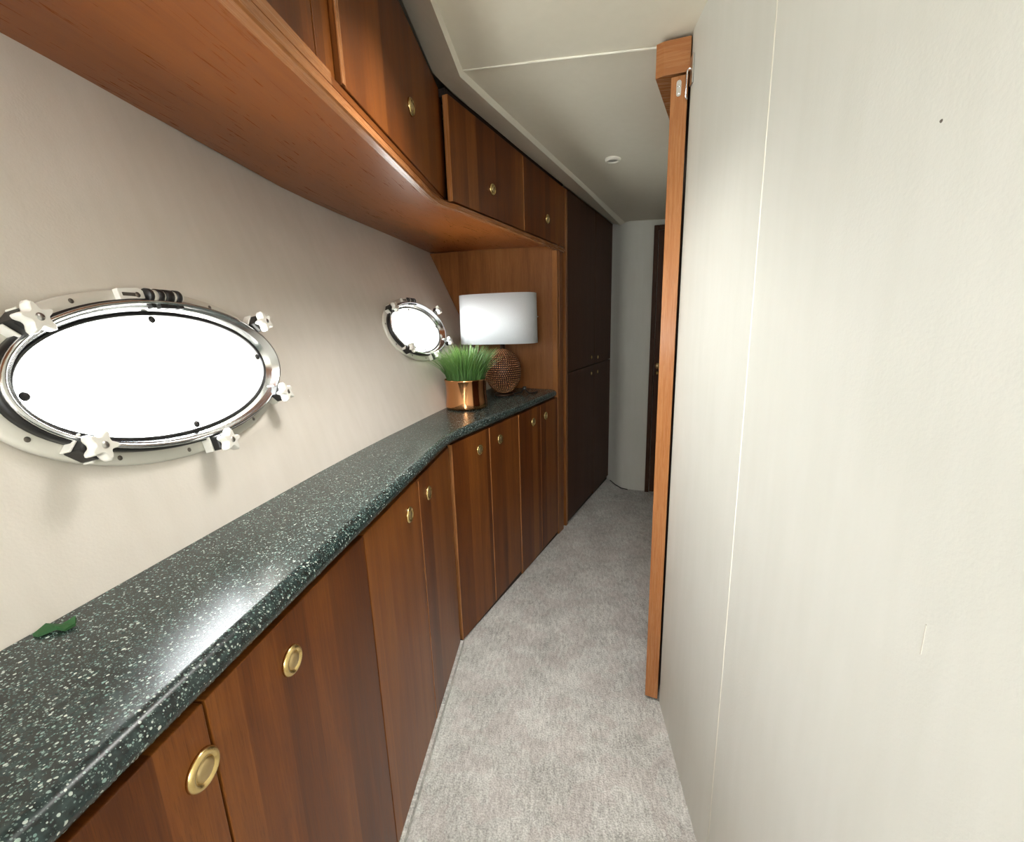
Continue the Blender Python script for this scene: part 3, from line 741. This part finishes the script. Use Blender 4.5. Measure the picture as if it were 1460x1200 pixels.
# ------------------------------------------------------------------ open door leaf, head beam and catch
D0 = Vector((0.2765, 1.238, 0)); AL = math.atan2(U2.y, U2.x)
FL = T(D0) @ Matrix.Rotation(AL, 4, 'Z')                          # X along the leaf, -Y to the right
bm = BM(); box(bm, 0.0, 0.62, -0.0365, 0.0, 0.012, 1.764, 0.0015)
lf = tag(obj('door_2', bm, 'wood_dark_shaded', None, FL, 2), 'open wooden door leaf seen edge on beside the right wall', kind='structure')
bm = BM(); box(bm, -0.0035, -0.0002, -0.0375, 0.001, 0.011, 1.765, 0.001); lp = tag(obj('edge_lipping', bm, 'wood_edge', lf, FL, 2), 'orange varnished front edge of the leaf')
bm = BM()
pl = [(0.0055 * math.cos(t), 0.012 + 0.0055 * math.sin(t)) for t in [i * PI / 8 for i in range(9)]] + [(0.0055 * math.cos(t), -0.012 + 0.0055 * math.sin(t)) for t in [PI + i * PI / 8 for i in range(9)]]
prism(bm, pl, 0, 0.0018, 0.0)
lathe(bm, [(0.0, 0.0034), (0.003, 0.003), (0.0038, 0.0018)], 12, mat=T((0, 0.004, 0))); lathe(bm, [(0.0, 0.0028), (0.002, 0.0024), (0.003, 0.0018)], 12, mat=T((0, -0.010, 0)))
FS = FL @ T((-0.0036, -0.0175, 1.738)) @ Matrix(((0, 0, -1, 0), (-1, 0, 0, 0), (0, 1, 0, 0), (0, 0, 0, 1)))
tag(obj('strike_plate', bm, 'chrome', lf, FS), 'small bright keeper plate with screws')
# head beam
FH = T((0.262, 1.2395, 0)) @ Matrix.Rotation(AL, 4, 'Z')
bm = BM()
nd = Vector((0.061, -0.013, 0)).normalized()
hb_ = [Vector((0.257, 1.242, 0)), Vector((0.3155, 1.2285, 0))]
pl = [(hb_[0].x, hb_[0].y), (hb_[1].x, hb_[1].y), (hb_[1].x + U2.x * 0.64, hb_[1].y + U2.y * 0.64), (0.241 + U2.x * 0.64, 1.247 + U2.y * 0.64), (0.241, 1.247 + 0.006)]
bm = BM(); prism(bm, pl, 1.773, 1.8455, 0.0008)
tag(obj('trim_2', bm, 'wood_edge', None, I4, 0), 'chamfered wooden head beam above the open door leaf', kind='structure')
# catch on the wall corner
cb = empty('door_catch', T((0.318, 1.2235, 1.74)), 'small bright metal hook catch at the top corner of the right wall', 'catch')
bm = BM(); box(bm, 0.3125, 0.3165, 1.198, 1.2195, 1.735, 1.795, 0.0015); obj('plate', bm, 'steel', cb, I4)
bm = BM(); tube(bm, [(0.3135, 1.205, 1.765), (0.3075, 1.206, 1.768), (0.3035, 1.208, 1.764), (0.3035, 1.209, 1.712), (0.306, 1.209, 1.706)], 0.0022, 8); obj('hook', bm, 'chrome', cb, I4)

# ------------------------------------------------------------------ table lamp
ZTOP = 0.803 + 2 * RN
LP = T((-0.282, 2.262, ZTOP)) @ Matrix.Rotation(-0.19, 4, 'Z')
lm = empty('table_lamp', LP, 'table lamp with a white oval shade on a bronze beaded orb', 'lamp')
bm = BM(); lathe(bm, [(0.0, 0.0), (0.052, 0.0), (0.054, 0.003), (0.052, 0.010), (0.04, 0.014), (0.0, 0.014)], 36); obj('foot', bm, 'bronze', lm, LP)
OC, ORX, ORZ = 0.126, 0.0915, 0.114
bm = BM(); lathe(bm, [(ORX * math.sin(PI * i / 24), OC - ORZ * math.cos(PI * i / 24)) for i in range(25)], 40); orb = obj('orb', bm, 'bronze', lm, LP)
ib = BM(); bmesh.ops.create_icosphere(ib, subdivisions=1, radius=0.0050); iv = [v.co.copy() for v in ib.verts]; ifc = [[v.index for v in f.verts] for f in ib.faces]; ib.free()
vv, ff = [], []
nr = 33
for r_ in range(1, nr):
    th = PI * r_ / nr
    rr_ = ORX * math.sin(th); zz_ = OC - ORZ * math.cos(th); cnt = max(4, int(2 * PI * rr_ / 0.0103))
    for k in range(cnt):
        an = 2 * PI * (k + 0.5 * (r_ % 2)) / cnt
        c_ = Vector((rr_ * math.cos(an), rr_ * math.sin(an), zz_)); b0 = len(vv)
        vv += [c_ + q for q in iv]; ff += [[b0 + i for i in f] for f in ifc]
me = bpy.data.meshes.new('beads'); me.from_pydata(vv, [], ff); me.materials.append(M['copper_bead'])
for p in me.polygons: p.use_smooth = True
bd = link(bpy.data.objects.new('beads', me), orb, LP); bd['kind'] = 'stuff'
bm = BM(); lathe(bm, [(0.012, 0.236), (0.012, 0.262), (0.007, 0.266), (0.007, 0.40), (0.0, 0.40)], 18); obj('stem', bm, 'bronze', lm, LP)
bm = BM()
SXh, SYh, SZ0, SZ1 = 0.199, 0.105, 0.268, 0.510
n = 72
def shade_pt(i, k, z):
    t = 2 * PI * i / n; c_, s_ = math.cos(t), math.sin(t); e_ = 0.72
    return (-0.018 + SXh * k * math.copysign(abs(c_) ** e_, c_), SYh * k * math.copysign(abs(s_) ** e_, s_), z)
rows = [[bm.verts.new(shade_pt(i, k, z)) for i in range(n)] for k, z in ((1.0, SZ0), (0.985, SZ1), (0.972, SZ1), (0.987, SZ0))]
for a, b in zip(rows, rows[1:] + rows[:1]):
    for i in range(n): bm.faces.new((a[i], a[(i + 1) % n], b[(i + 1) % n], b[i])).smooth = True
obj('lamp_shade', bm, 'shade', lm, LP)
bm = BM(); tube(bm, [(-0.19, 0, 0.395), (0.19, 0, 0.395)], 0.002, 6); tube(bm, [(0, -0.1, 0.395), (0, 0.1, 0.395)], 0.002, 6); obj('shade_spider', bm, 'steel', lm, LP)
bm = BM(); tube(bm, [(0.05, 0.02, 0.006), (0.085, 0.03, 0.010), (0.10, 0.02, 0.030), (0.108, 0.01, 0.042), (0.116, 0.02, 0.022), (0.125, 0.04, 0.006), (0.145, 0.07, 0.004), (0.15, 0.12, 0.004)], 0.0035, 8)
box(bm, 0.100, 0.118, 0.000, 0.020, 0.028, 0.046, 0.004); obj('cord', bm, 'black', lm, LP)

# ------------------------------------------------------------------ potted grass
PT = T((-0.411, 1.925, ZTOP))
pt = empty('potted_grass', PT, 'artificial grass in a shiny copper pot', 'plant')
bm = BM(); lathe(bm, [(0.0, 0.0), (0.086, 0.0), (0.0935, 0.004), (0.095, 0.012), (0.0925, 0.035), (0.0895, 0.070), (0.0905, 0.100), (0.0945, 0.124), (0.0965, 0.130), (0.0945, 0.132), (0.0915, 0.129), (0.088, 0.105), (0.088, 0.02), (0.0, 0.02)], 64)
obj('pot', bm, 'copper', pt, PT)
bm = BM(); lathe(bm, [(0.0, 0.118), (0.06, 0.118), (0.0885, 0.112), (0.0885, 0.104), (0.0, 0.104)], 32); obj('moss', bm, 'soil', pt, PT)
bm = BM(); lay = bm.loops.layers.uv.new('UVMap')
for b_ in range(620):
    r_ = 0.086 * math.sqrt(random.random()); an = random.uniform(0, 2 * PI)
    bx, by = r_ * math.cos(an), r_ * math.sin(an)
    h = random.uniform(0.125, 0.192) * (1 - 0.12 * (r_ / 0.086)); lean = 0.012 + 0.052 * (r_ / 0.086) ** 1.3 + random.uniform(-0.012, 0.018)
    la = an + random.uniform(-0.6, 0.6); w_ = random.uniform(0.0020, 0.0036); tint = random.random()
    sd = Vector((-math.sin(la + random.uniform(-1.2, 1.2)), math.cos(la), 0)).normalized(); prev = None
    for s_ in range(6):
        t = s_ / 5
        c_ = Vector((bx + math.cos(la) * lean * t ** 2 * 1.25, by + math.sin(la) * lean * t ** 2 * 1.25, 0.112 + h * (t - 0.10 * t * t * (lean / 0.06))))
        ww = w_ * (1 - 0.85 * t ** 2)
        cur = (bm.verts.new(c_ - sd * ww), bm.verts.new(c_ + sd * ww), t)
        if prev:
            f = bm.faces.new((prev[0], prev[1], cur[1], cur[0])); f.smooth = True
            for l, tv in zip(f.loops, (prev[2], prev[2], t, t)): l[lay].uv = (tint, tv)
        prev = cur
me = bpy.data.meshes.new('grass'); bm.to_mesh(me); bm.free(); me.materials.append(M['grass'])
gr = link(bpy.data.objects.new('grass', me), pt, PT); gr['kind'] = 'stuff'
